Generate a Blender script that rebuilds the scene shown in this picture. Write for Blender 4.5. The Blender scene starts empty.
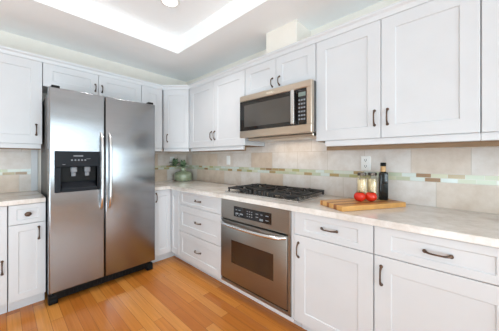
import bpy, bmesh, math, random
from mathutils import Vector, Matrix

random.seed(7)
scn = bpy.context.scene
COL = scn.collection

# ------------------------------------------------------------------ camera
cam_d = bpy.data.cameras.new('camera')
cam = bpy.data.objects.new('camera', cam_d)
COL.objects.link(cam)
cam.location = (-2.0, -3.22, 1.245)
cam.rotation_euler = (math.radians(90), 0, math.radians(-47.22))
cam_d.sensor_width = 36
cam_d.lens = 229.0 / 499 * 36
cam_d.shift_y = -7.0 / 499
cam_d.clip_start = 0.02
scn.camera = cam

# ------------------------------------------------------------------ world, lights, exposure
w = bpy.data.worlds.new('daylight_sky')
scn.world = w
w.use_nodes = True
w.node_tree.nodes['Background'].inputs[0].default_value = (0.80, 0.93, 1.0, 1)
w.node_tree.nodes['Background'].inputs[1].default_value = 2.6


def area(name, loc, rot, sx, sy, power, col=(1, 1, 1)):
    l = bpy.data.lights.new(name, 'AREA')
    l.shape = 'RECTANGLE'
    l.size, l.size_y, l.energy, l.color = sx, sy, power, col
    o = bpy.data.objects.new(name, l)
    o.location, o.rotation_euler = loc, rot
    COL.objects.link(o)
    return o


R = math.radians
COOL = (0.735, 0.905, 1.0)
area('daylight_garden_window', (-2.2, -6.1, 1.45), (R(90), 0, 0), 3.6, 1.6, 83, COOL)
# two added fill lights left of the camera, aimed up at the ceiling corner
aim = Vector((-2.8, -2.8, -2.3)).to_track_quat('Z', 'Y').to_euler()
area('fill_light_wide', (-3.3, -3.3, 0.5), aim, 1.2, 1.2, 26, COOL)
area('fill_light_narrow', (-3.3, -3.3, 0.52), aim, 1.2, 1.2, 8, COOL).data.spread = R(90)

scn.view_settings.view_transform = 'Standard'
scn.view_settings.look = 'None'
scn.view_settings.gamma = 1
scn.view_settings.use_curve_mapping = False
scn.view_settings.exposure = 0.07
scn.cycles.max_bounces = 10
scn.cycles.diffuse_bounces = 6
scn.cycles.transparent_max_bounces = 24
scn.cycles.sample_clamp_indirect = 6
scn.cycles.use_denoising = True
scn.cycles.caustics_reflective = False
scn.cycles.caustics_refractive = False


# ------------------------------------------------------------------ materials
def srgb(r, g, b):
    f = lambda c: (c / 255) / 12.92 if c <= 10 else (((c / 255) + 0.055) / 1.055) ** 2.4
    return (f(r), f(g), f(b), 1)


class Mat:
    def __init__(s, name, col, rough=0.5, metal=0.0, **kw):
        s.m = bpy.data.materials.new(name)
        s.m.use_nodes = True
        s.nt = s.m.node_tree
        s.b = s.nt.nodes['Principled BSDF']
        s.b.inputs['Base Color'].default_value = col
        s.b.inputs['Roughness'].default_value = rough
        s.b.inputs['Metallic'].default_value = metal
        for k, v in kw.items():
            s.b.inputs[k].default_value = v

    def node(s, t, **kw):
        n = s.nt.nodes.new(t)
        for k, v in kw.items():
            setattr(n, k, v)
        return n

    def link(s, a, b):
        s.nt.links.new(a, b)

    def coords(s, scale=(1, 1, 1), loc=(0, 0, 0)):
        g = s.node('ShaderNodeNewGeometry')
        mp = s.node('ShaderNodeMapping')
        mp.inputs['Scale'].default_value = scale
        mp.inputs['Location'].default_value = loc
        s.link(g.outputs['Position'], mp.inputs['Vector'])
        return mp.outputs['Vector']

    def noise(s, vec, scale, detail=3, rough=0.5):
        n = s.node('ShaderNodeTexNoise')
        n.inputs['Scale'].default_value = scale
        n.inputs['Detail'].default_value = detail
        n.inputs['Roughness'].default_value = rough
        s.link(vec, n.inputs['Vector'])
        return n.outputs['Fac']

    def ramp(s, fac, stops, interp='LINEAR'):
        r = s.node('ShaderNodeValToRGB')
        cr = r.color_ramp
        cr.interpolation = interp
        while len(cr.elements) < len(stops):
            cr.elements.new(0.5)
        for e, (p, c) in zip(cr.elements, stops):
            e.position, e.color = p, c
        s.link(fac, r.inputs['Fac'])
        return r.outputs['Color']

    def mix(s, a, b, fac, mode='MIX'):
        n = s.node('ShaderNodeMix', data_type='RGBA', blend_type=mode)
        for sock, v in ((n.inputs[0], fac), (n.inputs[6], a), (n.inputs[7], b)):
            if hasattr(v, 'is_linked'):
                s.link(v, sock)
            else:
                sock.default_value = v
        return n.outputs[2]

    def bump(s, h, strength=0.2, dist=0.002):
        n = s.node('ShaderNodeBump')
        n.inputs['Strength'].default_value = strength
        n.inputs['Distance'].default_value = dist
        s.link(h, n.inputs['Height'])
        s.link(n.outputs[0], s.b.inputs['Normal'])

    def color(s, c):
        s.link(c, s.b.inputs['Base Color'])


def mottled(name, c1, c2, rough, scale, metal=0.0, stretch=(1, 1, 1), bump=0.0, **kw):
    M = Mat(name, c1, rough, metal, **kw)
    f = M.noise(M.coords(stretch), scale)
    M.color(M.ramp(f, [(0.3, c1), (0.7, c2)]))
    if bump:
        M.bump(f, bump, 0.001)
    return M.m


M_white = mottled('white_cabinet_paint', srgb(203, 205, 208), srgb(206, 208, 211), 0.35, 6)
M_wall = mottled('cream_wall_paint', srgb(233, 228, 219), srgb(236, 231, 222), 0.85, 9)
M_ceil = mottled('white_ceiling_paint', srgb(246, 248, 249), srgb(247, 249, 250), 0.9, 8)
M_trim = mottled('white_trim_paint', srgb(207, 209, 212), srgb(210, 212, 215), 0.4, 6)
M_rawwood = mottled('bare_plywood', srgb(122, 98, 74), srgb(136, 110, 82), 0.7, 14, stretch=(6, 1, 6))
M_steel = mottled('brushed_stainless_steel', srgb(150, 152, 155), srgb(156, 158, 161), 0.21, 5, 1.0, (1, 1, 60))
for _m, _t in ((M_steel, (1, 0, 0)),):
    _b = _m.node_tree.nodes['Principled BSDF']
    _b.inputs['Anisotropic'].default_value = 0.9
    _c = _m.node_tree.nodes.new('ShaderNodeCombineXYZ')
    for _i in range(3):
        _c.inputs[_i].default_value = _t[_i]
    _m.node_tree.links.new(_c.outputs[0], _b.inputs['Tangent'])
M_steel2 = mottled('satin_stainless_steel', srgb(198, 184, 168), srgb(206, 192, 176), 0.3, 5, 1.0, (1, 1, 60))
M_steel3 = mottled('oven_stainless_steel', srgb(150, 146, 140), srgb(156, 152, 146), 0.38, 5, 1.0, (1, 1, 60))
M_chrome = mottled('polished_steel', srgb(212, 212, 212), srgb(220, 220, 220), 0.24, 9, 1.0)
M_bronze = mottled('oil_rubbed_bronze', srgb(68, 56, 48), srgb(104, 78, 60), 0.4, 60, 0.5)
M_black = mottled('black_plastic', srgb(10, 11, 12), srgb(13, 14, 15), 0.45, 20)
M_slate = mottled('dark_slate_plastic', srgb(20, 23, 29), srgb(24, 27, 33), 0.45, 12)
for _m in (M_slate, M_black):
    _m.node_tree.nodes['Principled BSDF'].inputs['Specular IOR Level'].default_value = 0.2
M_side = mottled('grey_painted_steel_side', srgb(82, 80, 78), srgb(90, 88, 86), 0.45, 120, 0.2)
M_gasket = mottled('dark_gasket', srgb(38, 38, 40), srgb(46, 46, 48), 0.7, 20)
M_glassblk = mottled('black_glass', srgb(26, 24, 24), srgb(30, 28, 27), 0.06, 3)
M_ovenglass = mottled('oven_window_glass', srgb(48, 34, 26), srgb(58, 42, 30), 0.08, 3)
M_iron = mottled('black_cast_iron', srgb(28, 27, 28), srgb(40, 39, 39), 0.5, 40)
M_mark = mottled('pale_print', srgb(196, 200, 204), srgb(204, 208, 212), 0.5, 20)
M_markdim = mottled('grey_print', srgb(128, 132, 138), srgb(138, 142, 148), 0.5, 20)
M_plastic = mottled('white_plastic', srgb(240, 240, 238), srgb(243, 243, 241), 0.3, 20)
M_tom = Mat('tomato_skin', srgb(206, 40, 22), 0.18)
_f = M_tom.noise(M_tom.coords(), 22)
M_tom.color(M_tom.ramp(_f, [(0.3, srgb(196, 30, 18)), (0.75, srgb(222, 62, 30))]))
M_tom = M_tom.m
M_stem = mottled('tomato_calyx', srgb(62, 78, 34), srgb(84, 98, 44), 0.6, 60)
M_leaf = Mat('leaf_green', srgb(70, 100, 62), 0.5)
_f = M_leaf.noise(M_leaf.coords(), 30)
M_leaf.color(M_leaf.ramp(_f, [(0.35, srgb(50, 76, 50)), (0.65, srgb(126, 150, 112))]))
M_leaf = M_leaf.m
M_vase = Mat('green_glazed_glass', srgb(150, 170, 140), 0.12, **{'Coat Weight': 0.5})
_f = M_vase.noise(M_vase.coords((1, 1, 3)), 9)
M_vase.color(M_vase.ramp(_f, [(0.3, srgb(140, 154, 124)), (0.7, srgb(176, 186, 160))]))
M_vase = M_vase.m


def thin_glass(name, refl):
    T = Mat(name, (1, 1, 1, 1), 0.03)
    tr = T.node('ShaderNodeBsdfTransparent')
    gl = T.node('ShaderNodeBsdfGlossy')
    gl.inputs['Roughness'].default_value = 0.03
    lw = T.node('ShaderNodeLayerWeight')
    lw.inputs['Blend'].default_value = refl
    mx = T.node('ShaderNodeMixShader')
    pw = T.node('ShaderNodeMath', operation='MULTIPLY_ADD')
    T.link(lw.outputs['Facing'], pw.inputs[0])
    pw.inputs[1].default_value = 0.25
    pw.inputs[2].default_value = 0.03
    T.link(pw.outputs[0], mx.inputs[0])
    T.link(tr.outputs[0], mx.inputs[1])
    T.link(gl.outputs[0], mx.inputs[2])
    T.link(mx.outputs[0], T.nt.nodes['Material Output'].inputs['Surface'])
    return T.m


M_glass = thin_glass('clear_glass', 0.25)
M_pasta = mottled('dry_pasta', srgb(238, 216, 166), srgb(246, 230, 190), 0.6, 50)
M_lid = mottled('pewter_lid', srgb(96, 88, 82), srgb(112, 102, 94), 0.35, 20, 0.7)
M_bottle = mottled('dark_bottle_glass', srgb(22, 25, 26), srgb(28, 32, 32), 0.1, 5)
M_neck = mottled('tan_neck_wrap', srgb(196, 156, 106), srgb(208, 170, 122), 0.5, 30)
M_display = mottled('display_glass', srgb(18, 18, 20), srgb(22, 22, 24), 0.12, 5)
M_silverbadge = mottled('silver_badge', srgb(224, 214, 198), srgb(232, 222, 206), 0.25, 20, 0.8)

# floor: narrow bamboo planks running along Y
F = Mat('bamboo_plank_floor', srgb(200, 140, 80), 0.24)
g = F.node('ShaderNodeNewGeometry')
mp = F.node('ShaderNodeMapping')
mp.inputs['Rotation'].default_value = (0, 0, R(90))
F.link(g.outputs['Position'], mp.inputs['Vector'])
br = F.node('ShaderNodeTexBrick')
br.offset = 0.37
br.inputs['Scale'].default_value = 1
br.inputs['Brick Width'].default_value = 0.92
br.inputs['Row Height'].default_value = 0.076
br.inputs['Mortar Size'].default_value = 0.0012
br.inputs['Mortar Smooth'].default_value = 0.3
br.inputs['Bias'].default_value = 0
br.inputs['Color1'].default_value = (0, 0, 0, 1)
br.inputs['Color2'].default_value = (1, 1, 1, 1)
br.inputs['Mortar'].default_value = (0.1, 0.1, 0.1, 1)
F.link(mp.outputs[0], br.inputs['Vector'])
plank = F.ramp(br.outputs['Color'], [(0.0, srgb(186, 110, 42)), (0.5, srgb(204, 130, 56)), (1.0, srgb(216, 148, 74))])
grain = F.noise(F.coords((70, 2.2, 1)), 1.0, 4, 0.6)
gr = F.ramp(grain, [(0.3, (0.78, 0.74, 0.70, 1)), (0.7, (1.06, 1.06, 1.06, 1))])
c = F.mix(plank, gr, 0.8, 'MULTIPLY')
c = F.mix(c, srgb(120, 72, 34), br.outputs['Fac'])
F.color(c)
F.bump(grain, 0.05, 0.0005)
M_floor = F.m

# counter stone
S = Mat('pale_quartzite', srgb(206, 200, 192), 0.16)
v1 = S.noise(S.coords((1, 1, 1)), 5, 8, 0.65)
v2 = S.noise(S.coords((2.5, 1, 1)), 26, 6, 0.7)
base = S.ramp(v1, [(0.30, srgb(196, 188, 178)), (0.5, srgb(218, 213, 208)), (0.7, srgb(230, 227, 223))])
sp = S.ramp(v2, [(0.32, (0.86, 0.83, 0.80, 1)), (0.55, (1, 1, 1, 1))])
S.color(S.mix(base, sp, 0.7, 'MULTIPLY'))
M_stone = S.m


def tile_material(name, z0, shift, second):
    T = Mat(name, srgb(220, 205, 190), 0.42)
    g = T.node('ShaderNodeNewGeometry')
    sx = T.node('ShaderNodeSeparateXYZ')
    T.link(g.outputs['Position'], sx.inputs[0])
    sub = T.node('ShaderNodeMath', operation='SUBTRACT')
    T.link(sx.outputs[0], sub.inputs[0])
    T.link(sx.outputs[1], sub.inputs[1])
    ad = T.node('ShaderNodeMath', operation='ADD')
    T.link(sub.outputs[0], ad.inputs[0])
    ad.inputs[1].default_value = shift
    az = T.node('ShaderNodeMath', operation='SUBTRACT')
    T.link(sx.outputs[2], az.inputs[0])
    az.inputs[1].default_value = z0
    cb = T.node('ShaderNodeCombineXYZ')
    T.link(ad.outputs[0], cb.inputs[0])
    T.link(az.outputs[0], cb.inputs[1])
    b = T.node('ShaderNodeTexBrick')
    if second:      # mosaic of thin glass sticks
        b.offset = 0.41
        b.inputs['Brick Width'].default_value = 0.085
        b.inputs['Row Height'].default_value = 0.0282
        b.inputs['Mortar Size'].default_value = 0.0016
    else:
        b.offset = 0.5
        b.inputs['Brick Width'].default_value = 0.31
        b.inputs['Row Height'].default_value = 0.17
        b.inputs['Mortar Size'].default_value = 0.0022
    b.inputs['Scale'].default_value = 1
    b.inputs['Mortar Smooth'].default_value = 0.2
    b.inputs['Bias'].default_value = 0
    b.inputs['Color1'].default_value = (0, 0, 0, 1)
    b.inputs['Color2'].default_value = (1, 1, 1, 1)
    b.inputs['Mortar'].default_value = (0.5, 0.5, 0.5, 1)
    T.link(cb.outputs[0], b.inputs['Vector'])
    if second:
        col = T.ramp(b.outputs['Color'], [(0.0, srgb(188, 190, 160)), (0.16, srgb(208, 212, 200)), (0.30, srgb(172, 148, 104)),
                                          (0.42, srgb(206, 204, 176)), (0.54, srgb(190, 196, 170)), (0.68, srgb(150, 114, 74)),
                                          (0.76, srgb(210, 218, 212)), (0.90, srgb(176, 172, 122))], 'CONSTANT')
        col = T.mix(col, srgb(205, 200, 186), b.outputs['Fac'])
        T.b.inputs['Roughness'].default_value = 0.12
    else:
        col = T.ramp(b.outputs['Color'], [(0.0, srgb(214, 192, 170)), (0.14, srgb(216, 204, 192)), (0.3, srgb(219, 212, 206)), (1.0, srgb(226, 221, 217))])
        n = T.noise(T.coords(), 9, 6, 0.65)
        nn = T.ramp(n, [(0.3, (0.84, 0.79, 0.74, 1)), (0.62, (1.02, 1.02, 1.02, 1))])
        col = T.mix(col, nn, 0.9, 'MULTIPLY')
        col = T.mix(col, srgb(196, 186, 174), b.outputs['Fac'])
        T.bump(n, 0.1, 0.001)
    T.color(col)
    return T.m


M_tile_lo = tile_material('travertine_lower_course', 0.915, -0.14, False)
M_tile_up = tile_material('travertine_upper_courses', 1.1411, 0.0, False)
M_mosaic = tile_material('glass_stick_mosaic', 1.0849, 0.0, True)

# cutting board: strips along its length
BO = Vector((-0.576, -2.680))
BA = Vector((0.859, -0.512)).normalized()
BB = Vector((0.512, 0.859)).normalized()
W = Mat('striped_butcher_block', srgb(196, 142, 80), 0.4)
g = W.node('ShaderNodeNewGeometry')
vm = W.node('ShaderNodeVectorMath', operation='DOT_PRODUCT')
W.link(g.outputs['Position'], vm.inputs[0])
vm.inputs[1].default_value = (BB.x, BB.y, 0)
ma = W.node('ShaderNodeMath', operation='MULTIPLY_ADD')
W.link(vm.outputs['Value'], ma.inputs[0])
ma.inputs[1].default_value = 1 / 0.26
ma.inputs[2].default_value = -(BO.dot(BB)) / 0.26
n = W.noise(W.coords((8, 30, 4)), 1.5, 4)
stripe = W.ramp(ma.outputs[0], [(0.0, srgb(206, 154, 88)), (0.2, srgb(150, 92, 48)), (0.32, srgb(214, 164, 100)), (0.5, srgb(160, 98, 50)),
                                (0.6, srgb(218, 172, 110)), (0.78, srgb(172, 112, 60)), (0.86, srgb(212, 162, 98))], 'CONSTANT')
W.color(W.mix(stripe, W.ramp(n, [(0.3, (0.82, 0.8, 0.78, 1)), (0.7, (1.05, 1.05, 1.05, 1))]), 0.8, 'MULTIPLY'))
M_board = W.m

E = Mat('lamp_lens', (1, 1, 1, 1), 0.5)
E.b.inputs['Emission Color'].default_value = (1, 0.97, 0.92, 1)
E.b.inputs['Emission Strength'].default_value = 6
M_lens = E.m
M_pane = thin_glass('window_glass', 0.15)


# ------------------------------------------------------------------ object helpers
def thing(name, label, cat, loc=(0, 0, 0), group=None):
    o = bpy.data.objects.new(name, None)
    o.empty_display_size = 0.05
    COL.objects.link(o)
    o.location = loc
    o['label'], o['category'] = label, cat
    if group:
        o['group'] = group
    return o


def origin_of(p):
    while p.parent:
        p = p.parent
    return Vector(p.location)


def obj(name, bm, mat, parent=None, smooth=None, kind=None, label=None):
    bmesh.ops.recalc_face_normals(bm, faces=bm.faces)
    if parent is not None:
        bmesh.ops.translate(bm, vec=-origin_of(parent), verts=bm.verts)
    me = bpy.data.meshes.new(name)
    bm.to_mesh(me)
    bm.free()
    me.materials.append(mat)
    o = bpy.data.objects.new(name, me)
    COL.objects.link(o)
    if smooth is not None:
        me.polygons.foreach_set('use_smooth', [True] * len(me.polygons))
        try:
            me.set_sharp_from_angle(angle=R(smooth))
        except Exception:
            pass
    if parent is not None:
        o.parent = parent
    if kind:
        o['kind'] = kind
    if label:
        o['label'] = label
    return o


def tag(o, label, cat, group=None):
    o['label'], o['category'] = label, cat
    if group:
        o['group'] = group
    return o


def struct(name, bm, mat):
    return obj(name, bm, mat, kind='structure')


class Fr:
    """wall frame: a runs left to right seen from the room, n points into the room"""
    def __init__(s, o, a, n):
        s.o, s.a, s.n = Vector((o[0], o[1], 0)), Vector((a[0], a[1], 0)).normalized(), Vector((n[0], n[1], 0)).normalized()

    def p(s, u, d, z):
        return s.o + s.a * u + s.n * d + Vector((0, 0, z))

    def dirs(s, u, d, z):
        return s.a * u + s.n * d + Vector((0, 0, z))


WORLD = Fr((0, 0), (1, 0), (0, 1))
RW = Fr((0, 0), (0, -1), (-1, 0))      # right wall: u = -Y, d = -X
BW = Fr((0, 0), (1, 0), (0, -1))       # back wall: u = X, d = -Y


def box(bm, fr, u0, u1, d0, d1, z0, z1, bev=0.0, seg=1):
    vs = [bm.verts.new(fr.p(u, d, z)) for z in (z0, z1) for d in (d0, d1) for u in (u0, u1)]
    fs = [bm.faces.new([vs[i] for i in q]) for q in
          ((0, 1, 3, 2), (4, 6, 7, 5), (0, 4, 5, 1), (2, 3, 7, 6), (0, 2, 6, 4), (1, 5, 7, 3))]
    if bev:
        es = list({e for f in fs for e in f.edges})
        bmesh.ops.bevel(bm, geom=es, offset=bev, segments=seg, affect='EDGES', profile=0.5)


def bx(*a, **k):
    bm = bmesh.new()
    box(bm, *a, **k)
    return bm


def prism(bm, pts, z0, z1, bev=0.0, seg=1):
    lo = [bm.verts.new((p[0], p[1], z0)) for p in pts]
    hi = [bm.verts.new((p[0], p[1], z1)) for p in pts]
    fs = [bm.faces.new(lo), bm.faces.new(hi)]
    n = len(pts)
    for i in range(n):
        fs.append(bm.faces.new((lo[i], lo[(i + 1) % n], hi[(i + 1) % n], hi[i])))
    if bev:
        es = list({e for f in fs for e in f.edges})
        bmesh.ops.bevel(bm, geom=es, offset=bev, segments=seg, affect='EDGES', profile=0.5)


def ring(bm, c, r, ax1, ax2, n):
    return [bm.verts.new(c + ax1 * (r * math.cos(2 * math.pi * i / n)) + ax2 * (r * math.sin(2 * math.pi * i / n))) for i in range(n)]


def tube(bm, pts, rad, n=8, squash=None):
    pts = [Vector(p) for p in pts]
    if not hasattr(rad, '__len__'):
        rad = [rad] * len(pts)
    prev = None
    up = None
    for i, p in enumerate(pts):
        t = (pts[min(i + 1, len(pts) - 1)] - pts[max(i - 1, 0)]).normalized()
        if up is None:
            up = Vector((0, 0, 1)) if abs(t.z) < 0.9 else Vector((1, 0, 0))
        x = t.cross(up).normalized()
        y = x.cross(t).normalized()
        up = y
        r = ring(bm, p, rad[i], x, y, n)
        if prev:
            for k in range(n):
                bm.faces.new((prev[k], prev[(k + 1) % n], r[(k + 1) % n], r[k]))
        else:
            bm.faces.new(r)
        prev = r
    bm.faces.new(prev)


def lathe(bm, c, prof, n=24, ax=Vector((0, 0, 1))):
    c = Vector(c)
    ax = Vector(ax).normalized()
    x = ax.cross(Vector((1, 0, 0)) if abs(ax.x) < 0.8 else Vector((0, 1, 0))).normalized()
    y = ax.cross(x)
    prev = None
    for r, h in prof:
        q = ring(bm, c + ax * h, max(r, 1e-4), x, y, n)
        if prev:
            for k in range(n):
                bm.faces.new((prev[k], prev[(k + 1) % n], q[(k + 1) % n], q[k]))
        else:
            bm.faces.new(q)
        prev = q
    bm.faces.new(prev)


def sweep(bm, path, prof):
    """path: list of 2D points (room is on the right hand side when walking); prof: (offset, z)"""
    n = len(path)
    P = [Vector(p) for p in path]
    secs = []
    for i in range(n):
        ds = []
        if i > 0:
            ds.append((P[i] - P[i - 1]).normalized())
        if i < n - 1:
            ds.append((P[i + 1] - P[i]).normalized())
        ns = [Vector((d.y, -d.x)) for d in ds]
        m = sum(ns, Vector((0, 0)))
        m.normalize()
        k = 1 / max(0.3, m.dot(ns[0]))
        secs.append([bm.verts.new((P[i].x + m.x * o * k, P[i].y + m.y * o * k, z)) for o, z in prof])
    L = len(prof)
    for i in range(n - 1):
        for j in range(L):
            bm.faces.new((secs[i][j], secs[i][(j + 1) % L], secs[i + 1][(j + 1) % L], secs[i + 1][j]))
    bm.faces.new(secs[0])
    bm.faces.new(secs[-1])


def shaker(fr, u0, u1, z0, z1, d0, d1, rail=0.08, stile=None, rec=0.0055, flat=False):
    """one shaker door or drawer front: a solid with a recessed panel"""
    if stile is None:
        stile = rail
    bm = bmesh.new()
    ch = 0.002

    def rect(iu, iz, d):
        return [bm.verts.new(fr.p(u, d, z)) for u, z in ((u0 + iu, z0 + iz), (u1 - iu, z0 + iz), (u1 - iu, z1 - iz), (u0 + iu, z1 - iz))]
    rs = [rect(0, 0, d0), rect(0, 0, d1 - ch), rect(ch, ch, d1)]
    if not flat:
        rs += [rect(stile, rail, d1), rect(stile + 0.004, rail + 0.004, d1 - rec)]
    bm.faces.new(rs[0])
    for a, b in zip(rs, rs[1:]):
        for k in range(4):
            bm.faces.new((a[k], a[(k + 1) % 4], b[(k + 1) % 4], b[k]))
    bm.faces.new(rs[-1])
    return bm


def pull(fr, u, z, d, vertical, parent, L=0.098, name='handle'):
    """bowed bar pull with flared feet"""
    bm = bmesh.new()
    pts, rad = [], []
    N = 14
    for i in range(N + 1):
        t = i / N
        s = (t - 0.5) * L
        e = abs(2 * t - 1)
        out = 0.026 * (1 - e ** 4) + 0.0
        pts.append(fr.p(u + (0 if vertical else s), d + out, z + (s if vertical else 0)))
        rad.append(0.0042 + 0.0030 * e ** 3)
    tube(bm, pts, rad, 8)
    for sgn in (-1, 1):
        c = fr.p(u + (0 if vertical else sgn * L * 0.5), d, z + (sgn * L * 0.5 if vertical else 0))
        lathe(bm, c, [(0.0095, 0), (0.0095, 0.003), (0.006, 0.006)], 10, fr.n)
    return obj(name, bm, M_bronze, parent, 40)


def knob(fr, u, z, d, parent):
    bm = bmesh.new()
    lathe(bm, fr.p(u, d, z), [(0.008, 0), (0.006, 0.012), (0.017, 0.018), (0.019, 0.023), (0.014, 0.029), (0.004, 0.031)], 16, fr.n)
    for v in bm.verts:      # oval knob
        q = v.co - fr.p(u, d, z)
        v.co += fr.a * (q.dot(fr.a) * 0.12)
    return obj('knob', bm, M_bronze, parent, 50)


# ------------------------------------------------------------------ room shell
CZ, TZ = 2.465, 2.648
X0, Y0 = -5.2, -6.4
TX0, TX1, TY0, TY1 = -3.5, -0.61, -5.2, -0.80
struct('floor', bx(WORLD, X0 - 0.1, 0.1, Y0 - 0.1, 0.1, -0.06, 0), M_floor)
bm = bmesh.new()
box(bm, WORLD, TX1, 0.1, Y0 - 0.1, 0.1, CZ, TZ + 0.1)
box(bm, WORLD, X0 - 0.1, TX0, Y0 - 0.1, 0.1, CZ, TZ + 0.1)
box(bm, WORLD, TX0, TX1, TY1, 0.1, CZ, TZ + 0.1)
box(bm, WORLD, TX0, TX1, Y0 - 0.1, TY0, CZ, TZ + 0.1)
box(bm, WORLD, TX0, TX1, TY0, TY1, TZ, TZ + 0.1)
struct('ceiling', bm, M_ceil)
struct('wall_back', bx(WORLD, X0 - 0.1, 0.1, 0, 0.1, 0, CZ), M_wall)


def holed(fr, u0, u1, hu0, hu1, hz0, hz1, d0, d1):
    bm = bmesh.new()
    box(bm, fr, u0, hu0, d0, d1, 0, CZ)
    box(bm, fr, hu1, u1, d0, d1, 0, CZ)
    if hz0 > 0:
        box(bm, fr, hu0, hu1, d0, d1, 0, hz0)
    box(bm, fr, hu0, hu1, d0, d1, hz1, CZ)
    return bm


def window(name, fr, u0, u1, z0, z1, nm, sill=True):
    bm = bmesh.new()
    t = 0.05
    box(bm, fr, u0 - 0.06, u0 + t, -0.1, 0.015, z0 - 0.06, z1 + 0.06)
    box(bm, fr, u1 - t, u1 + 0.06, -0.1, 0.015, z0 - 0.06, z1 + 0.06)
    box(bm, fr, u0 + t, u1 - t, -0.1, 0.015, z1 - t, z1 + 0.06)
    if sill:
        box(bm, fr, u0 + t, u1 - t, -0.1, 0.04, z0 - 0.06, z0 + t)
    for k in range(1, nm):
        uu = u0 + (u1 - u0) * k / nm
        box(bm, fr, uu - 0.03, uu + 0.03, -0.09, -0.02, z0 + (t if sill else 0), z1 - t)
    fo = struct(name, bm, M_trim)
    bm = bx(fr, u0 + t, u1 - t, -0.055, -0.05, z0 + (t if sill else 0.0), z1 - t)
    obj('pane', bm, M_pane, fo)


struct('wall_right', holed(RW, -0.1, -Y0 + 0.1, 4.55, 6.0, 1.08, 1.95, -0.1, 0), M_wall)
window('window_1', RW, 4.55, 6.0, 1.08, 1.95, 2)
FW = Fr((0, Y0), (-1, 0), (0, 1))      # front wall behind the camera
struct('wall_front', holed(FW, 0, -X0, 0.4, 4.0, 0.85, 2.1, -0.1, 0), M_wall)
window('window_2', FW, 0.4, 4.0, 0.85, 2.1, 3)
LW = Fr((X0, Y0), (0, 1), (1, 0))
struct('wall_left', holed(LW, 0, -Y0, 1.2, 4.9, 0, 2.2, -0.1, 0), M_wall)
window('door_1', LW, 1.2, 4.9, 0, 2.2, 2, sill=False)
# boxed duct above the microwave cabinet
struct('wall_chase', bx(WORLD, -0.25, 0, -2.162, -1.82, 2.155, CZ, bev=0.003), M_wall)

# ------------------------------------------------------------------ fridge
FX0, FX1, FY = -1.738, -0.842, 0.72
SPL = -1.331
fridge = thing('refrigerator', 'stainless steel side-by-side refrigerator with water dispenser', 'refrigerator', (-1.29, -0.4, 0))
bm = bx(BW, FX0 + 0.012, FX1 - 0.012, 0.03, FY - 0.085, 0.035, 1.815, bev=0.006)
obj('body', bm, M_side, fridge)
obj('gasket', bx(BW, FX0 + 0.02, FX1 - 0.02, FY - 0.085, FY - 0.07, 0.12, 1.81), M_gasket, fridge)
DX0, DX1, DZ0, DZ1 = -1.702, -1.374, 0.955, 1.309     # dispenser outline


def fridge_door(u0, u1, hole=None):
    bm = bmesh.new()
    if hole is None:
        box(bm, BW, u0, u1, FY - 0.07, FY, 0.115, 1.843, bev=0.010, seg=3)
        return obj('door', bm, M_steel, fridge, 35)
    # door with a rectangular pocket: front ring around the hole + pocket + sides
    h0, h1, z0, z1 = hole
    r = 0.010

    def rect(a, b, c, d, y):
        return [bm.verts.new(BW.p(u, y, z)) for u, z in ((a, c), (b, c), (b, d), (a, d))]
    rs = [rect(u0, u1, 0.115, 1.843, FY - 0.07)]
    for k in range(4):
        th = math.pi / 2 * k / 3
        i = r * (1 - math.cos(th))
        rs.append(rect(u0 + i, u1 - i, 0.115 + i, 1.843 - i, FY - r + r * math.sin(th)))
    bm.faces.new(rs[0])
    for a, b in zip(rs, rs[1:]):
        for k in range(4):
            bm.faces.new((a[k], a[(k + 1) % 4], b[(k + 1) % 4], b[k]))
    us = [u0 + r, h0, h1, u1 - r]
    zs = [0.115 + r, z0, z1, 1.843 - r]
    grid = [[bm.verts.new(BW.p(u, FY, z)) for z in zs] for u in us]
    for i in range(3):
        for j in range(3):
            if i == 1 and j == 1:
                continue
            bm.faces.new((grid[i][j], grid[i + 1][j], grid[i + 1][j + 1], grid[i][j + 1]))
    pk = [bm.verts.new(BW.p(u, FY - 0.06, z)) for u, z in ((h0, z0), (h1, z0), (h1, z1), (h0, z1))]
    hh = [grid[1][1], grid[2][1], grid[2][2], grid[1][2]]
    for k in range(4):
        bm.faces.new((hh[k], hh[(k + 1) % 4], pk[(k + 1) % 4], pk[k]))
    bm.faces.new(pk)
    bmesh.ops.remove_doubles(bm, verts=bm.verts, dist=1e-5)
    return obj('door', bm, M_steel, fridge, 35)


d_l = fridge_door(FX0, SPL - 0.004, (DX0 + 0.02, DX1 - 0.02, DZ0 + 0.02, DZ1 - 0.13))
d_r = fridge_door(SPL + 0.004, FX1)
for uu, dd in ((SPL - 0.032, d_l), (SPL + 0.036, d_r)):
    bm = bmesh.new()
    pts, rad = [], []
    for i in range(21):
        t = i / 20
        e = abs(2 * t - 1)
        pts.append(BW.p(uu, FY - 0.004 + 0.052 * (1 - e ** 8), 0.775 + 0.71 * t))
        rad.append(0.0125)
    tube(bm, pts, rad, 12)
    obj('handle', bm, M_chrome, dd, 40)
# dispenser
disp = obj('dispenser', None or bmesh.new(), M_slate, fridge)
bm = bmesh.new()
CZT = DZ1 - 0.137
box(bm, BW, DX0, DX1, FY - 0.002, FY + 0.016, CZT, DZ1, bev=0.004)
box(bm, BW, DX0, DX0 + 0.042, FY - 0.002, FY + 0.016, DZ0, CZT, bev=0.004)
box(bm, BW, DX1 - 0.024, DX1, FY - 0.002, FY + 0.016, DZ0, CZT, bev=0.004)
box(bm, BW, DX0 + 0.042, DX1 - 0.024, FY - 0.002, FY + 0.016, DZ0, DZ0 + 0.03, bev=0.004)
bmesh.ops.translate(bm, vec=-Vector(fridge.location), verts=bm.verts)
bmesh.ops.recalc_face_normals(bm, faces=bm.faces)
bm.to_mesh(disp.data)
bm.free()
obj('recess', bx(BW, DX0 + 0.04, DX1 - 0.022, FY - 0.058, FY - 0.05, DZ0 + 0.022, CZT), M_black, disp)
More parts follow.
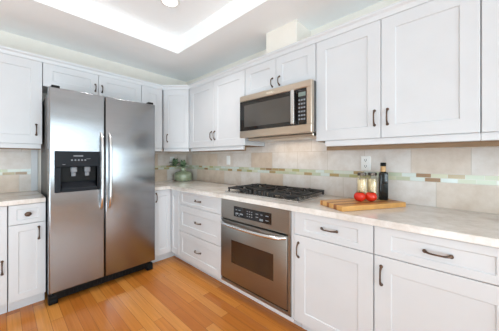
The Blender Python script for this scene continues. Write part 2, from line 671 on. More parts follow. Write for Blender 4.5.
bm = bmesh.new()   # sloping drip tray
a = [(FY - 0.05, DZ0 + 0.03), (FY + 0.006, DZ0 + 0.03), (FY + 0.006, DZ0 + 0.038), (FY - 0.05, DZ0 + 0.085)]
lo = [bm.verts.new(BW.p(DX0 + 0.05, d, z)) for d, z in a]
hi = [bm.verts.new(BW.p(DX1 - 0.032, d, z)) for d, z in a]
bm.faces.new(lo)
bm.faces.new(hi)
for k in range(4):
    bm.faces.new((lo[k], lo[(k + 1) % 4], hi[(k + 1) % 4], hi[k]))
obj('drip_tray', bm, M_slate, disp)
for uu in (DX0 + 0.135, DX0 + 0.235):
    bm = bmesh.new()
    box(bm, BW, uu - 0.022, uu + 0.022, FY - 0.048, FY - 0.012, CZT - 0.05, CZT - 0.002, bev=0.006)
    box(bm, BW, uu - 0.017, uu + 0.017, FY - 0.04, FY - 0.03, CZT - 0.085, CZT - 0.05, bev=0.004)
    obj('paddle', bm, M_markdim, disp, label='grey plastic paddle under the spout')
for k in range(5):
    uu = DX0 + 0.115 + k * 0.024
    bm = bmesh.new()
    lathe(bm, BW.p(uu, FY + 0.0155, DZ1 - 0.078), [(0.007, 0), (0.007, 0.002), (0.005, 0.003)], 10, BW.n)
    obj('button', bm, M_markdim, disp)
obj('nameplate', bx(BW, DX0 + 0.125, DX0 + 0.195, FY + 0.015, FY + 0.0168, DZ1 - 0.046, DZ1 - 0.037), M_markdim, disp)
obj('printed_mark', bx(BW, DX0 + 0.05, DX0 + 0.07, FY + 0.015, FY + 0.0166, DZ1 - 0.118, DZ1 - 0.114), M_markdim, disp)
obj('printed_mark', bx(BW, DX0 + 0.22, DX0 + 0.25, FY + 0.015, FY + 0.0166, DZ1 - 0.068, DZ1 - 0.065), M_markdim, disp)
bm = bmesh.new()
box(bm, BW, FX0 + 0.03, FX1 - 0.03, FY - 0.12, FY - 0.055, 0.03, 0.112, bev=0.006)
for k in range(26):
    u = FX0 + 0.06 + k * (FX1 - FX0 - 0.12) / 25
    box(bm, BW, u - 0.011, u + 0.011, FY - 0.056, FY - 0.051, 0.05, 0.09)
obj('base_grille', bm, M_black, fridge)
for u in (FX0 + 0.035, FX1 - 0.035):
    bm = bmesh.new()
    box(bm, BW, u - 0.032, u + 0.032, FY - 0.115, FY - 0.048, 0.0, 0.075, bev=0.008, seg=2)
    lathe(bm, BW.p(u - 0.02, FY - 0.066, 0.024), [(0.024, 0), (0.024, 0.04)], 14, BW.a)
    obj('roller_foot', bm, M_black, fridge)
for u in (FX0 + 0.045, FX1 - 0.045):
    bm = bmesh.new()
    box(bm, BW, u - 0.028, u + 0.028, FY - 0.075, FY - 0.008, 1.815, 1.864, bev=0.006, seg=2)
    obj('hinge_cover', bm, M_black, fridge)

# ------------------------------------------------------------------ upper cabinets
UD, UB, UT = 0.33, 1.380, 2.15
GAP = 0.0018


def upper(label, fr, u0, u1, doors, z0=UB, z1=UT, handle_z=1.512, L=0.095, rail=0.078, rail_span=None, wood=0.028, stile=None):
    """doors: list of (u0, u1, handle_u)"""
    t = thing('wall_cabinet', label, 'cabinet', fr.p((u0 + u1) / 2, 0.15, z0))
    obj('body', bx(fr, u0 + 0.0008, u1 - 0.0008, 0.012, UD - 0.022, z0, z1), M_white, t)
    for a, b, hu in doors:
        d = obj('door', shaker(fr, a + GAP, b - GAP, z0, z1 - 0.001, UD - 0.021, UD, rail, stile), M_white, t)
        if hu is not None:
            pull(fr, hu, handle_z, UD, True, d, L)
    if rail_span:
        a, b = rail_span
        obj('light_rail', bx(fr, a, b, UD - 0.042, UD - 0.012, 1.337, UB, bev=0.003), M_trim, t)
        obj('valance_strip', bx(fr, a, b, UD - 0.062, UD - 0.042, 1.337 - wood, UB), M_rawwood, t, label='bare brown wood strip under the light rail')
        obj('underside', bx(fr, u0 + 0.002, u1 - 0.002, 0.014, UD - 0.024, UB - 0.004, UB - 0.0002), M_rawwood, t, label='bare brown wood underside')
    return t


upper('white wall cabinet left of the refrigerator, above the short counter', BW, -2.30, -1.742,
      [(-2.30, -1.742, -1.785)], rail_span=(-2.30, -1.75), wood=0.008)
upper('low white double door cabinet on top of the refrigerator', BW, -1.740, -0.834,
      [(-1.740, -1.288, -1.318), (-1.288, -0.834, -1.255)], z0=1.93, handle_z=2.005, L=0.07, rail=0.062, stile=0.07)
upper('narrow white wall cabinet squeezed between refrigerator and angled corner cabinet', BW, -0.832, -0.5655,
      [(-0.832, -0.5655, None)], rail_span=(-0.832, -0.560), wood=0.008)
# diagonal corner cabinet
PL, PR = Vector((-0.565, -0.33)), Vector((-0.33, -0.605))
da = (PR - PL).normalized()
dn = Vector((da.y, -da.x))
DG = Fr(PL - dn * UD, da, dn)
dl = (PR - PL).length
t = thing('corner_wall_cabinet', 'angled white corner wall cabinet above the green vase', 'cabinet', (-0.25, -0.25, UB))
bm = bmesh.new()
q0, q1 = PL - dn * 0.022, PR - dn * 0.022
prism(bm, [(-0.012, -0.012), (-0.012, q1.y), (q1.x, q1.y), (q0.x, q0.y), (q0.x, -0.012)], UB, UT)
obj('body', bm, M_white, t)
d = obj('door', shaker(DG, 0.020, dl - 0.012, UB, UT - 0.001, UD - 0.021, UD, 0.07, 0.06), M_white, t)
pull(DG, 0.066, 1.512, UD, True, d, 0.095)
obj('light_rail', bx(DG, 0.012, dl - 0.012, UD - 0.042, UD - 0.012, 1.337, UB, bev=0.003), M_trim, t)
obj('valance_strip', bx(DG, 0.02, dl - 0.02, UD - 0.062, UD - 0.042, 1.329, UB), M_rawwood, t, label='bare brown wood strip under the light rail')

upper('white double door wall cabinet between corner cabinet and microwave', RW, 0.607, 1.610,
      [(0.607, 1.098, 1.068), (1.098, 1.610, 1.128)], rail_span=(0.612, 1.57), wood=0.010)
upper('short white double door cabinet directly above the microwave', RW, 1.614, 2.381,
      [(1.614, 1.997, 1.958), (1.997, 2.381, 2.036)], z0=1.852, handle_z=1.935, L=0.075, rail=0.07)
upper('large white double door wall cabinet right of the microwave', RW, 2.384, 3.2935,
      [(2.384, 2.836, 2.799), (2.836, 3.2935, 2.874)], rail_span=(2.452, 3.2935), wood=0.030)
upper('white wall cabinet cut by the right edge of the photo', RW, 3.294, 4.2,
      [(3.294, 3.75, 3.718), (3.75, 4.2, 3.782)], rail_span=(3.294, 4.2), wood=0.030)

# crown moulding along all wall cabinets
bm = bmesh.new()
sweep(bm, [(-2.30, -UD), (PL.x, PL.y), (PR.x, PR.y), (-UD, -4.2)],
      [(-0.06, UT + 0.0005), (0.001, UT + 0.0005), (0.003, UT + 0.012), (0.006, UT + 0.03), (0.018, UT + 0.042), (0.021, UT + 0.056), (-0.06, UT + 0.056)])
struct('trim_1', bm, M_trim)

# ------------------------------------------------------------------ base cabinets
BD, BT, BB0 = 0.60, 0.874, 0.105


def base_thing(label, fr, u0, u1):
    return thing('base_cabinet', label, 'cabinet', fr.p((u0 + u1) / 2, 0.3, 0))


def base_body(t, fr, u0, u1, d=BD):
    obj('body', bx(fr, u0 + 0.0008, u1 - 0.0008, 0.012, d - 0.021, BB0, BT), M_white, t)
    obj('toe_kick', bx(fr, u0 + 0.0008, u1 - 0.0008, 0.05, d - 0.10, 0.0, BB0), M_trim, t)


def drawer(t, fr, u0, u1, z0, z1, rail, pulltype='pull', d=BD, stile=0.08):
    o = obj('drawer', shaker(fr, u0 + GAP, u1 - GAP, z0 + GAP, z1 - GAP, d - 0.02, d, rail, stile), M_white, t)
    if pulltype == 'pull':
        pull(fr, (u0 + u1) / 2, (z0 + z1) / 2, d, False, o)
    elif pulltype == 'knob':
        knob(fr, (u0 + u1) / 2, (z0 + z1) / 2, d, o)
    return o


def door(t, fr, u0, u1, z0, z1, hu=None, hz=None, d=BD, rail=0.08, stile=None):
    o = obj('door', shaker(fr, u0 + GAP, u1 - GAP, z0 + GAP, z1 - GAP, d - 0.02, d, rail, stile), M_white, t)
    if hu is not None:
        pull(fr, hu, hz, d, True, o)
    return o


# left of the fridge (depth .62)
t = base_thing('narrow white base cabinet with one drawer and door beside the refrigerator', BW, -1.968, -1.745)
base_body(t, BW, -1.968, -1.745, 0.62)
drawer(t, BW, -1.968, -1.745, 0.714, BT, 0.035, 'knob', 0.62, 0.045)
door(t, BW, -1.968, -1.745, BB0, 0.714, -1.79, 0.625, 0.62, 0.055)
t = base_thing('white base cabinet with a bow pull cut by the left edge of the photo', BW, -2.42, -1.971)
base_body(t, BW, -2.42, -1.971, 0.62)
door(t, BW, -2.42, -1.971, BB0, BT, -2.0, 0.40, 0.62)
# corner lazy-susan cabinet
t = thing('corner_base_cabinet', 'white inside corner base cabinet with two narrow folding door leaves', 'cabinet', (-0.3, -0.3, 0))
bm = bmesh.new()
prism(bm, [(-0.838, -0.012), (-0.012, -0.012), (-0.012, -0.803), (-0.579, -0.803), (-0.579, -0.599), (-0.838, -0.599)], BB0, BT)
obj('body', bm, M_white, t)
bm = bmesh.new()
prism(bm, [(-0.838, -0.05), (-0.05, -0.05), (-0.05, -0.803), (-0.50, -0.803), (-0.50, -0.52), (-0.838, -0.52)], 0, BB0)
obj('toe_kick', bm, M_trim, t)
door(t, BW, -0.806, -0.602, BB0, BT, -0.785, 0.79, 0.62, 0.07, 0.05)
door(t, RW, 0.622, 0.803, BB0, BT, None, None, BD, 0.07, 0.05)
# drawer bank
t = base_thing('white three drawer base cabinet between corner and oven', RW, 0.806, 1.562)
base_body(t, RW, 0.806, 1.562)
drawer(t, RW, 0.806, 1.562, 0.714, BT, 0.032, stile=0.07)
drawer(t, RW, 0.806, 1.562, 0.412, 0.714, 0.075, stile=0.07)
drawer(t, RW, 0.806, 1.562, BB0, 0.412, 0.07, stile=0.07)
# oven housing
t = base_thing('white oven housing with plinth strip under the built-in oven', RW, 1.564, 2.351)
obj('body', bx(RW, 1.566, 2.350, 0.012, 0.05, BB0, BT), M_white, t)
obj('filler_strip', bx(RW, 2.326, 2.350, 0.05, BD - 0.008, BB0, BT), M_white, t)
obj('base_panel', bx(RW, 1.566, 2.350, 0.012, BD - 0.004, 0.082, 0.108), M_white, t)
obj('toe_kick', bx(RW, 1.566, 2.350, 0.05, BD - 0.10, 0, 0.082), M_trim, t)
# right hand cabinets
t = base_thing('white base cabinet with drawer over door right beside the oven', RW, 2.353, 2.862)
base_body(t, RW, 2.353, 2.862)
drawer(t, RW, 2.353, 2.862, 0.714, BT, 0.038)
door(t, RW, 2.353, 2.862, BB0, 0.714, 2.388, 0.61)
t = base_thing('wide white base cabinet with drawer nearest the camera at lower right', RW, 2.864, 3.41)
base_body(t, RW, 2.864, 3.41)
drawer(t, RW, 2.864, 3.41, 0.714, BT, 0.038)
door(t, RW, 2.864, 3.41, BB0, 0.714, 2.900, 0.61)
t = base_thing('white base cabinet just beyond the right edge of the photo', RW, 3.412, 4.2)
base_body(t, RW, 3.412, 4.2)
drawer(t, RW, 3.412, 4.2, 0.714, BT, 0.038)
door(t, RW, 3.412, 4.2, BB0, 0.714, 3.45, 0.61)

# ------------------------------------------------------------------ countertops
bm = bmesh.new()
prism(bm, [(-0.840, -0.002), (-0.002, -0.002), (-0.002, -4.22), (-0.617, -4.22), (-0.617, -0.637), (-0.840, -0.637)], 0.8765, 0.915, 0.004, 2)
tag(obj('countertop', bm, M_stone), 'long L-shaped pale stone countertop running under vase and cooktop', 'countertop')
bm = bmesh.new()
prism(bm, [(-2.44, -0.002), (-1.747, -0.002), (-1.747, -0.637), (-2.44, -0.637)], 0.8765, 0.915, 0.004, 2)
tag(obj('countertop', bm, M_stone), 'short pale stone countertop left of the refrigerator', 'countertop')

# ------------------------------------------------------------------ backsplash
TH = 0.010


t = thing('tile_backsplash', 'long beige travertine tile backsplash behind the cooktop and jars', 'backsplash', (-0.005, -2.1, 0.915))
obj('lower_course', bx(RW, 0.0005, 4.2, 0.0005, TH, 0.9155, 1.085), M_tile_lo, t)
obj('mosaic_band', bx(RW, 0.0005, 4.2, 0.0005, 0.0085, 1.085, 1.141), M_mosaic, t, label='band of green and brown glass sticks')
bm = bx(RW, 0.0005, 4.2, 0.0005, TH, 1.141, 1.3795)
box(bm, RW, 1.612, 2.383, 0.0005, TH, 1.3795, 1.85)
obj('upper_courses', bm, M_tile_up, t)
t = thing('tile_backsplash', 'beige tile backsplash between refrigerator and corner behind the green vase', 'backsplash', (-0.42, -0.005, 0.915))
obj('lower_course', bx(BW, -0.84, -TH - 0.0005, 0.0005, TH, 0.9155, 1.085), M_tile_lo, t)
obj('mosaic_band', bx(BW, -0.84, -TH - 0.0005, 0.0005, 0.0085, 1.085, 1.141), M_mosaic, t, label='band of green and brown glass sticks')
obj('upper_courses', bx(BW, -0.84, -TH - 0.0005, 0.0005, TH, 1.141, 1.3795), M_tile_up, t)
t = thing('tile_backsplash', 'beige tile backsplash behind the short counter left of the refrigerator', 'backsplash', (-2.0, -0.005, 0.915))
obj('lower_course', bx(BW, -2.44, -1.80, 0.0005, TH, 0.9155, 1.085), M_tile_lo, t)
obj('mosaic_band', bx(BW, -2.44, -1.80, 0.0005, 0.0085, 1.085, 1.141), M_mosaic, t, label='band of green and brown glass sticks')
obj('upper_courses', bx(BW, -2.44, -1.80, 0.0005, TH, 1.141, 1.3795), M_tile_up, t)
struct('trim_2', bx(BW, -1.799, -1.750, 0.0005, 0.014, 0.916, 1.3795), M_trim)

# ------------------------------------------------------------------ microwave
MD, MU0, MU1, MZ0, MZ1 = 0.412, 1.616, 2.388, 1.445, 1.849
mw = thing('microwave', 'stainless over-the-range microwave mounted above the cooktop', 'microwave', RW.p(2.0, 0.2, MZ0))
obj('body', bx(RW, MU0 + 0.003, MU1 - 0.003, 0.012, MD - 0.045, MZ0 + 0.005, MZ1), M_side, mw)
obj('vent_base', bx(RW, MU0 + 0.03, MU1 - 0.03, 0.02, MD - 0.09, MZ0 - 0.022, MZ0 + 0.005, bev=0.006), M_steel2, mw)
bm = bmesh.new()
FB, FT = 0.066, 0.054
box(bm, RW, MU0, MU1, MD - 0.045, MD, MZ1 - FT, MZ1, bev=0.004)
box(bm, RW, MU0, MU1, MD - 0.045, MD, MZ0, MZ0 + FB, bev=0.004)
box(bm, RW, MU1 - 0.042, MU1, MD - 0.045, MD, MZ0 + FB - 0.002, MZ1 - FT + 0.002, bev=0.003)
obj('front_frame', bm, M_steel2, mw)
KU = 2.262
dr = obj('door', bx(RW, MU0 + 0.001, KU, MD - 0.045, MD - 0.006, MZ0 + FB + 0.001, MZ1 - FT - 0.001), M_glassblk, mw)
bm = bmesh.new()
hw = (MU0 + 0.06, KU - 0.06, MZ0 + FB + 0.035, MZ1 - FT - 0.04)
obj('window_screen', bx(RW, hw[0], hw[1], MD - 0.0065, MD - 0.0045, hw[2], hw[3]), mottled('smoked_door_glass', srgb(72, 68, 64), srgb(78, 74, 70), 0.05, 3), dr)
bm = bmesh.new()
hu = KU - 0.024
z0_, z1_ = MZ0 + FB + 0.006, MZ1 - FT - 0.006
box(bm, RW, hu - 0.016, hu + 0.016, MD + 0.022, MD + 0.034, z0_, z1_, bev=0.005, seg=2)
box(bm, RW, hu - 0.012, hu + 0.012, MD - 0.007, MD + 0.024, z0_ + 0.004, z0_ + 0.026)
box(bm, RW, hu - 0.012, hu + 0.012, MD - 0.007, MD + 0.024, z1_ - 0.026, z1_ - 0.004)
obj('handle', bm, M_chrome, dr)
cp = obj('control_panel', bx(RW, KU + 0.002, MU1 - 0.043, MD - 0.045, MD - 0.006, MZ0 + FB + 0.001, MZ1 - FT - 0.001), M_glassblk, mw)
obj('display', bx(RW, KU + 0.012, MU1 - 0.052, MD - 0.0065, MD - 0.004, MZ1 - FT - 0.062, MZ1 - FT - 0.03), mottled('grey_green_display', srgb(120, 134, 128), srgb(128, 142, 136), 0.2, 9), cp)
for r_ in range(6):
    for c_ in range(3):
        uu = KU + 0.012 + c_ * 0.022
        zz = MZ1 - FT - 0.085 - r_ * 0.030
        obj('key', bx(RW, uu, uu + 0.015, MD - 0.0065, MD - 0.0045, zz - 0.012, zz), M_markdim, cp)
obj('badge', bx(RW, 1.955, 2.035, MD - 0.0005, MD + 0.0015, MZ1 - 0.036, MZ1 - 0.020), M_silverbadge, mw)
for k in range(2):
    bm = bmesh.new()
    u = 1.8 + k * 0.4
    box(bm, RW, u - 0.05, u + 0.05, 0.08, 0.2, MZ0 - 0.0245, MZ0 - 0.0215, bev=0.001)
    obj('lamp_cover', bm, M_lens if False else M_plastic, mw)

ml = bpy.data.lights.new('hob_lamp', 'AREA')
ml.shape = 'RECTANGLE'
ml.size, ml.size_y, ml.energy, ml.color = 0.5, 0.1, 0.55, (1, 0.78, 0.56)
mo = bpy.data.objects.new('hob_lamp', ml)
mo.location = RW.p(2.0, 0.14, MZ0 - 0.027)
mo.rotation_euler = (0, 0, R(90))
COL.objects.link(mo)

# ------------------------------------------------------------------ oven
OU0, OU1, OD = 1.567, 2.324, 0.605
ov = thing('wall_oven', 'stainless built-in oven under the counter below the cooktop', 'oven', RW.p(1.96, 0.3, 0.11))
obj('body', bx(RW, OU0 + 0.01, OU1 - 0.01, 0.055, OD - 0.035, 0.112, 0.868), M_side, ov)
bm = bmesh.new()
box(bm, RW, OU0, OU1, OD - 0.034, OD, 0.695, 0.872, bev=0.003)
cpn = obj('control_panel', bm, M_steel3, ov)
obj('trim_frame', bx(RW, OU1 - 0.022, OU1, OD - 0.034, OD - 0.004, 0.112, 0.694), M_steel3, ov)
ds = obj('display', bx(RW, 1.742, 2.158, OD - 0.001, OD + 0.002, 0.736, 0.826, bev=0.0008), M_display, cpn)
for (uu, zz, ww, hh) in [(1.765, 0.80, .02, .006), (1.80, 0.80, .025, .006), (1.765, 0.772, .035, .012), (1.815, 0.772, .04, .012), (1.765, 0.752, .015, .005),
                         (1.80, 0.752, .015, .005), (1.90, .805, .012, .006), (1.925, .805, .012, .006), (1.95, .805, .012, .006), (1.90, .785, .012, .006),
                         (1.925, .785, .012, .006), (1.95, .785, .012, .006), (1.90, .765, .012, .006), (1.925, .765, .012, .006), (1.95, .765, .012, .006),
                         (2.0, .80, .025, .006), (2.0, .775, .025, .006), (2.04, .765, .035, .016), (2.10, .80, .03, .006), (2.10, .765, .03, .006), (2.05, .80, .02, .006)]:
    obj('key_mark', bx(RW, uu, uu + ww, OD + 0.0015, OD + 0.003, zz - hh, zz), M_markdim, ds)
od = obj('door', bx(RW, OU0, OU1 - 0.024, OD - 0.032, OD + 0.004, 0.150, 0.684, bev=0.005, seg=2), M_steel3, ov, 35)
obj('window', bx(RW, 1.711, 2.178, OD + 0.0035, OD + 0.0055, 0.318, 0.521, bev=0.0008), M_ovenglass, od)
bm = bmesh.new()
pts, rad = [], []
for i in range(25):
    t_ = i / 24
    e = abs(2 * t_ - 1)
    pts.append(RW.p(OU0 + 0.02 + (OU1 - OU0 - 0.06) * t_, OD + 0.0 + 0.058 * (1 - e ** 6) ** 0.7 if e < 1 else OD + 0.0, 0.668 - 0.008 * (1 - e * e)))
    rad.append(0.0145)
tube(bm, pts, rad, 12)
obj('handle', bm, M_chrome, od, 40)
obj('vent_slot', bx(RW, OU0 + 0.002, OU1 - 0.024, OD - 0.034, OD - 0.014, 0.112, 0.148), M_black, ov)
obj('lower_trim', bx(RW, OU0, OU1 - 0.023, OD - 0.013, OD - 0.002, 0.112, 0.136, bev=0.002), M_steel3, ov)
obj('gap_strip', bx(RW, OU0 + 0.002, OU1 - 0.002, OD - 0.034, OD - 0.02, 0.684, 0.695), M_black, ov)

# ------------------------------------------------------------------ cooktop
CU0, CU1, CD0, CD1, CT = 1.512, 2.332, 0.025, 0.512, 0.9155
ck = thing('gas_cooktop', 'stainless gas cooktop with black iron grates set on the counter', 'cooktop', RW.p(1.91, 0.28, CT))
bm = bx(RW, CU0, CU1, CD0, CD1, CT, CT + 0.012, bev=0.004, seg=2)
obj('tray', bm, M_chrome, ck)
burn = [(1.657, 0.15, .042), (1.657, 0.385, .036), (1.92, 0.22, .055), (2.186, 0.15, .036), (2.186, 0.385, .045)]
for u, d, r in burn:
    bm = bmesh.new()
    lathe(bm, RW.p(u, d, CT + 0.012), [(r * 1.35, 0), (r * 1.3, 0.006), (r, 0.008), (r, 0.018), (r * 0.9, 0.022)], 20)
    obj('burner', bm, M_iron, ck, 40)
for u in (1.80, 1.857, 1.913, 1.969, 2.026):
    bm = bmesh.new()
    lathe(bm, RW.p(u, 0.455, CT + 0.012), [(0.021, 0), (0.021, 0.004), (0.016, 0.006), (0.014, 0.026), (0.012, 0.028)], 16)
    obj('knob', bm, M_steel2 if False else M_iron, ck, 40)
gz0, gz1 = CT + 0.034, CT + 0.048
for g0, g1, cs in ((1.528, 1.786, burn[0:2]), (1.792, 2.048, burn[2:3]), (2.054, 2.318, burn[3:5])):
    bm = bmesh.new()
    d0, d1 = 0.038, (0.425 if len(cs) == 1 else 0.484)
    b = 0.012
    box(bm, RW, g0, g1, d0, d0 + b, gz0, gz1)
    box(bm, RW, g0, g1, d1 - b, d1, gz0, gz1)
    box(bm, RW, g0, g0 + b, d0 + b, d1 - b, gz0, gz1)
    box(bm, RW, g1 - b, g1, d0 + b, d1 - b, gz0, gz1)
    if len(cs) == 2:
        dm = (cs[0][1] + cs[1][1]) / 2
        box(bm, RW, g0 + b, g1 - b, dm - b / 2, dm + b / 2, gz0, gz1)
    for u, d, r in cs:
        lo = d0 + b if len(cs) == 1 or d < 0.28 else (cs[0][1] + cs[1][1]) / 2 + b / 2
        hi = d1 - b if len(cs) == 1 or d > 0.28 else (cs[0][1] + cs[1][1]) / 2 - b / 2
        q = 0.018
        box(bm, RW, g0 + b, u - q, d - b / 2, d + b / 2, gz0, gz1 + 0.006)
        box(bm, RW, u + q, g1 - b, d - b / 2, d + b / 2, gz0, gz1 + 0.006)
        box(bm, RW, u - b / 2, u + b / 2, lo, d - q, gz0, gz1 + 0.006)
        box(bm, RW, u - b / 2, u + b / 2, d + q, hi, gz0, gz1 + 0.006)
        for su in (-1, 1):
            for sd in (-1, 1):
                uu, dd = (g0 + b if su < 0 else g1 - b), (lo if sd < 0 else hi)
                tube(bm, [RW.p(uu, dd, gz0 + 0.008), RW.p(u + su * 0.035, d + sd * 0.03, gz0 + 0.014)], 0.006, 6)
    for uu in (g0 + 0.008, g1 - 0.008):
        for dd in (d0 + 0.008, d1 - 0.008):
            lathe(bm, RW.p(uu, dd, CT + 0.0115), [(0.009, 0), (0.007, 0.025)], 8)
    obj('grate', bm, M_iron, ck)

# ------------------------------------------------------------------ wall plates
def plate(fr, u, z, label, kind):
    t = thing('wall_outlet' if kind == 'outlet' else 'light_switch', label, 'outlet' if kind == 'outlet' else 'switch', fr.p(u, TH, z))
    obj('cover_plate', bx(fr, u - 0.036, u + 0.036, TH + 0.0002, TH + 0.006, z - 0.058, z + 0.058, bev=0.003), M_plastic, t)
    if kind == 'outlet':
        for dz in (-0.024, 0.024):
            s = obj('socket', bx(fr, u - 0.016, u + 0.016, TH + 0.005, TH + 0.0075, z + dz - 0.015, z + dz + 0.015, bev=0.002), M_plastic, t)
            bm = bmesh.new()
            box(bm, fr, u - 0.008, u - 0.005, TH + 0.007, TH + 0.0082, z + dz - 0.004, z + dz + 0.008)
            box(bm, fr, u + 0.005, u + 0.008, TH + 0.007, TH + 0.0082, z + dz - 0.004, z + dz + 0.008)
            lathe(bm, fr.p(u, TH + 0.007, z + dz - 0.009), [(0.003, 0), (0.003, 0.0012)], 8, fr.n)
            obj('slots', bm, M_black, s)
    else:
        obj('rocker', bx(fr, u - 0.016, u + 0.016, TH + 0.005, TH + 0.009, z - 0.033, z + 0.033, bev=0.002), M_plastic, t)


plate(RW, 2.655, 1.207, 'white wall outlet on the tiles above the glass jars', 'outlet')
plate(RW, 1.01, 1.222, 'white switch plate on the tiles left of the cooktop', 'switch')
plate(BW, -0.255, 1.215, 'white plate on the tiles behind the vase leaves', 'switch')

# ------------------------------------------------------------------ recessed lamp
LX, LY = -0.985, -1.315
dl_ = thing('recessed_downlight', 'round recessed ceiling light glowing in the tray ceiling', 'ceiling light', (LX, LY, TZ))
bm = bmesh.new()
prof = [(0.060, -0.001), (0.085, -0.001), (0.088, -0.004), (0.084, -0.009), (0.064, -0.007)]
prev = None
rings = [ring(bm, Vector((LX, LY, TZ + h)), r, Vector((1, 0, 0)), Vector((0, 1, 0)), 28) for r, h in prof]
for i in range(len(rings)):
    a, b = rings[i], rings[(i + 1) % len(rings)]
    for k in range(28):
        bm.faces.new((a[k], a[(k + 1) % 28], b[(k + 1) % 28], b[k]))
obj('trim_ring', bm, M_plastic, dl_, 40)
bm = bmesh.new()
lathe(bm, (LX, LY, TZ - 0.006), [(0.063, 0), (0.063, 0.005)], 28)
obj('lens', bm, M_lens, dl_)
sp_ = bpy.data.lights.new('downlight_lamp', 'AREA')
sp_.shape = 'DISK'
sp_.size = 0.12
sp_.energy = 6.5
sp_.spread = R(110)
sp_.color = (1, 0.97, 0.94)
so = bpy.data.objects.new('downlight_lamp', sp_)
so.location = (LX, LY, TZ - 0.012)
COL.objects.link(so)

# ------------------------------------------------------------------ vase with leaves
VX, VY, VZ = -0.158, -0.166, 0.9155
vs = thing('vase', 'squat green glass vase in the counter corner', 'vase', (VX, VY, VZ))
bm = bmesh.new()
lathe(bm, (VX, VY, VZ), [(0.10, 0), (0.121, 0.006), (0.128, 0.035), (0.130, 0.07), (0.127, 0.105), (0.110, 0.128), (0.065, 0.142), (0.036, 0.150),
                         (0.031, 0.165), (0.034, 0.182), (0.041, 0.190), (0.036, 0.191), (0.028, 0.182), (0.026, 0.165), (0.026, 0.15)], 32)
obj('bowl', bm, M_vase, vs, 50)
sg = thing('leafy_sprig', 'sprig of broad green leaves standing in the green vase', 'plant', (VX, VY, VZ + 0.17))


def leaf(bm, base, direction, length, width, droop, up=Vector((0, 0, 1))):
    d = Vector(direction).normalized()
    side = d.cross(up).normalized()
    nrm = side.cross(d).normalized()
    N = 8
    rows = []
    for i in range(N + 1):
        t = i / N
        wd = width * math.sin(math.pi * min(1, 0.06 + 0.94 * t) ** 0.8) ** 0.9 * 0.5 if i < N else 0.0008
        c = base + d * (length * t) + Vector((0, 0, -droop * t * t))
        rows.append([c - side * wd + nrm * wd * 0.35, c, c + side * wd + nrm * wd * 0.35])
    th = nrm * 0.0016
    top = [[bm.verts.new(p + th) for p in r] for r in rows]
    bot = [[bm.verts.new(p - th) for p in r] for r in rows]
    for i in range(N):
        for j in range(2):
            bm.faces.new((top[i][j], top[i][j + 1], top[i + 1][j + 1], top[i + 1][j]))
            bm.faces.new((bot[i][j], bot[i + 1][j], bot[i + 1][j + 1], bot[i][j + 1]))
        bm.faces.new((top[i][0], top[i + 1][0], bot[i + 1][0], bot[i][0]))
        bm.faces.new((top[i][2], bot[i][2], bot[i + 1][2], top[i + 1][2]))
    bm.faces.new((top[0][0], bot[0][0], bot[0][1], bot[0][2], top[0][2], top[0][1]))
    bm.faces.new((top[N][0], top[N][1], top[N][2], bot[N][2], bot[N][1], bot[N][0]))


rt = Vector((0.679, -0.734, 0))      # along the picture
fwv = Vector((-0.734, -0.679, 0))    # toward the room
nk = Vector((VX, VY, VZ + 0.15))
stems = [(nk, nk + rt * -0.02 + Vector((0, 0, 0.07)), nk + rt * -0.10 + fwv * 0.07 + Vector((0, 0, 0.085))),
         (nk, nk + rt * 0.0 + Vector((0, 0, 0.06)), nk + rt * 0.018 + fwv * 0.06 + Vector((0, 0, 0.07)))]
bm = bmesh.new()
for s in stems:
    tube(bm, s, [0.004, 0.0035, 0.003], 6)
obj('stems', bm, M_leaf, sg)
for ci, c0 in enumerate((stems[0][2], stems[1][2])):
    N = 9
    for k in range(N):
        a = 2 * math.pi * k / N + ci * 0.4
        el = 0.25 + 0.55 * ((k * 5) % 3) / 2
        dr_ = rt * math.cos(a) + fwv * math.sin(a) * 0.8 + Vector((0, 0, el))
        if dr_.dot(fwv) < -0.4:
            dr_ = dr_ - fwv * dr_.dot(fwv) * 0.6
        bm = bmesh.new()
        leaf(bm, c0 + Vector((0, 0, -0.02 + 0.012 * (k % 3))), dr_, 0.112 if ci == 0 else 0.088, 0.058, 0.02)
        obj('leaf', bm, M_leaf, sg, 60)
    for k in range(3):
        a = k * 2.1 + ci
        bm = bmesh.new()
        leaf(bm, c0, rt * math.cos(a) * 0.35 + fwv * math.sin(a) * 0.35 + Vector((0, 0, 1)), 0.108 if ci == 0 else 0.098, 0.050, 0.0, fwv)
        obj('leaf', bm, M_leaf, sg, 60)

# ------------------------------------------------------------------ cutting board and food
BZ, BH = 0.9155, 0.032


def bpt(a, b, z):
    q = BO + BA * a + BB * b
    return Vector((q.x, q.y, z))


bm = bmesh.new()
prism(bm, [bpt(0, 0, 0)[:2], bpt(0.515, 0, 0)[:2], bpt(0.515, 0.235, 0)[:2], bpt(0, 0.235, 0)[:2]], BZ, BZ + BH, 0.003, 2)
tag(obj('cutting_board', bm, M_board), 'striped wooden cutting board lying right of the cooktop', 'cutting board')
TB = BZ + BH


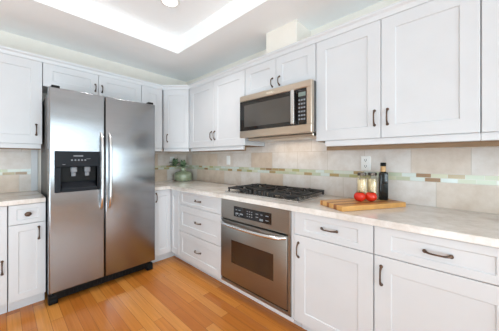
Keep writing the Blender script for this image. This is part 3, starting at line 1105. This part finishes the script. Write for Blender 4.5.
def tomato(x, y, label, rot):
    t = thing('tomato', label, 'tomato', (x, y, TB), 'tomatoes on the cutting board')
    bm = bmesh.new()
    bmesh.ops.create_uvsphere(bm, u_segments=28, v_segments=16, radius=0.0385)
    for v in bm.verts:
        a = math.atan2(v.co.y, v.co.x)
        rr = math.hypot(v.co.x, v.co.y) / 0.0385
        v.co.z *= 0.9
        k = 1 + 0.02 * math.cos(5 * a + rot) * rr
        v.co.x *= k
        v.co.y *= k
        if v.co.z > 0:
            v.co.z -= 0.010 * math.exp(-(rr / 0.35) ** 2)
        v.co += Vector((x, y, TB + 0.0345))
    obj('fruit', bm, M_tom, t, 180)
    bm = bmesh.new()
    top = Vector((x, y, TB + 0.0345 + 0.0255))
    for k in range(5):
        a = 2 * math.pi * k / 5 + rot
        leaf(bm, top, (math.cos(a), math.sin(a), 0.35), 0.022, 0.008, 0.006)
    tube(bm, [top + Vector((0, 0, -0.002)), top + Vector((0.002, 0.001, 0.008)), top + Vector((0.006, 0.002, 0.015))], [0.003, 0.0022, 0.0026], 6)
    obj('calyx', bm, M_stem, t)


tomato(-0.318, -2.703, 'ripe red tomato on the board, left one of the pair', 0.3)
tomato(-0.262, -2.759, 'ripe red tomato on the board, right one beside the bottle', 1.1)


def jar(x, y, label):
    t = thing('glass_jar', label, 'jar', (x, y, TB), 'glass jars on the cutting board')
    r = 0.038
    bm = bmesh.new()
    prof = [(r - 0.003, 0.0005), (r, 0.004), (r, 0.15), (r - 0.004, 0.160), (0.028, 0.166), (0.0265, 0.172),
            (0.0245, 0.172), (0.0255, 0.165), (r - 0.007, 0.157), (r - 0.003, 0.149), (r - 0.003, 0.006), (0.001, 0.0045)]
    lathe(bm, (x, y, TB), prof, 28)
    obj('glass_body', bm, M_glass, t, 50)
    bm = bmesh.new()
    lathe(bm, (x, y, TB), [(0.0235, 0.1725), (0.029, 0.173), (0.030, 0.176), (0.030, 0.190), (0.026, 0.194)], 24)
    obj('lid', bm, M_lid, t, 40)
    bm = bmesh.new()
    for k in range(110):
        a, rr = random.random() * 6.283, 0.0315 * math.sqrt(random.random())
        b_, rb = a + random.uniform(-0.6, 0.6), 0.0315 * math.sqrt(random.random())
        tube(bm, [(x + rr * math.cos(a), y + rr * math.sin(a), TB + 0.009), (x + rb * math.cos(b_), y + rb * math.sin(b_), TB + random.uniform(0.12, 0.150))], 0.0038, 6)
    obj('pasta_sticks', bm, M_pasta, t, 60, kind='stuff')


jar(-0.199, -2.682, 'glass jar of pale sticks on the board, farther from the bottle')
jar(-0.143, -2.737, 'glass jar of pale sticks on the board, right beside the bottle')

OX, OY = -0.134, -2.806
bt = thing('oil_bottle', 'dark square oil bottle with tan neck on the cutting board', 'bottle', (OX, OY, TB))
bm = bmesh.new()
prev = None
ro = math.radians(25)


def sq(h, half, rnd):
    pts = []
    for c in range(4):
        ca = math.pi / 4 + c * math.pi / 2
        cx, cy = (half - rnd) * math.sqrt(2) * math.cos(ca), (half - rnd) * math.sqrt(2) * math.sin(ca)
        for j in range(4):
            a = c * math.pi / 2 + j * math.pi / 6
            px, py = cx + rnd * math.cos(a), cy + rnd * math.sin(a)
            pts.append(bm.verts.new((OX + px * math.cos(ro) - py * math.sin(ro), OY + px * math.sin(ro) + py * math.cos(ro), TB + h)))
    return pts


for h, half, rnd in [(0.0005, 0.024, 0.008), (0.005, 0.0275, 0.008), (0.187, 0.0275, 0.008), (0.196, 0.0255, 0.010), (0.2005, 0.018, 0.014), (0.208, 0.0135, 0.0134), (0.225, 0.0132, 0.0131)]:
    q = sq(h, half, rnd)
    if prev:
        for k in range(16):
            bm.faces.new((prev[k], prev[(k + 1) % 16], q[(k + 1) % 16], q[k]))
    else:
        bm.faces.new(q)
    prev = q
bm.faces.new(prev)
obj('glass_body', bm, M_bottle, bt, 40)
bm = bmesh.new()
lathe(bm, (OX, OY, TB), [(0.0165, 0.201), (0.0175, 0.204), (0.0165, 0.240), (0.015, 0.242)], 20)
obj('neck_wrap', bm, M_neck, bt, 40)
bm = bmesh.new()
lathe(bm, (OX, OY, TB), [(0.016, 0.242), (0.0185, 0.244), (0.0185, 0.264), (0.016, 0.268)], 20)
obj('cap', bm, M_black, bt, 40)
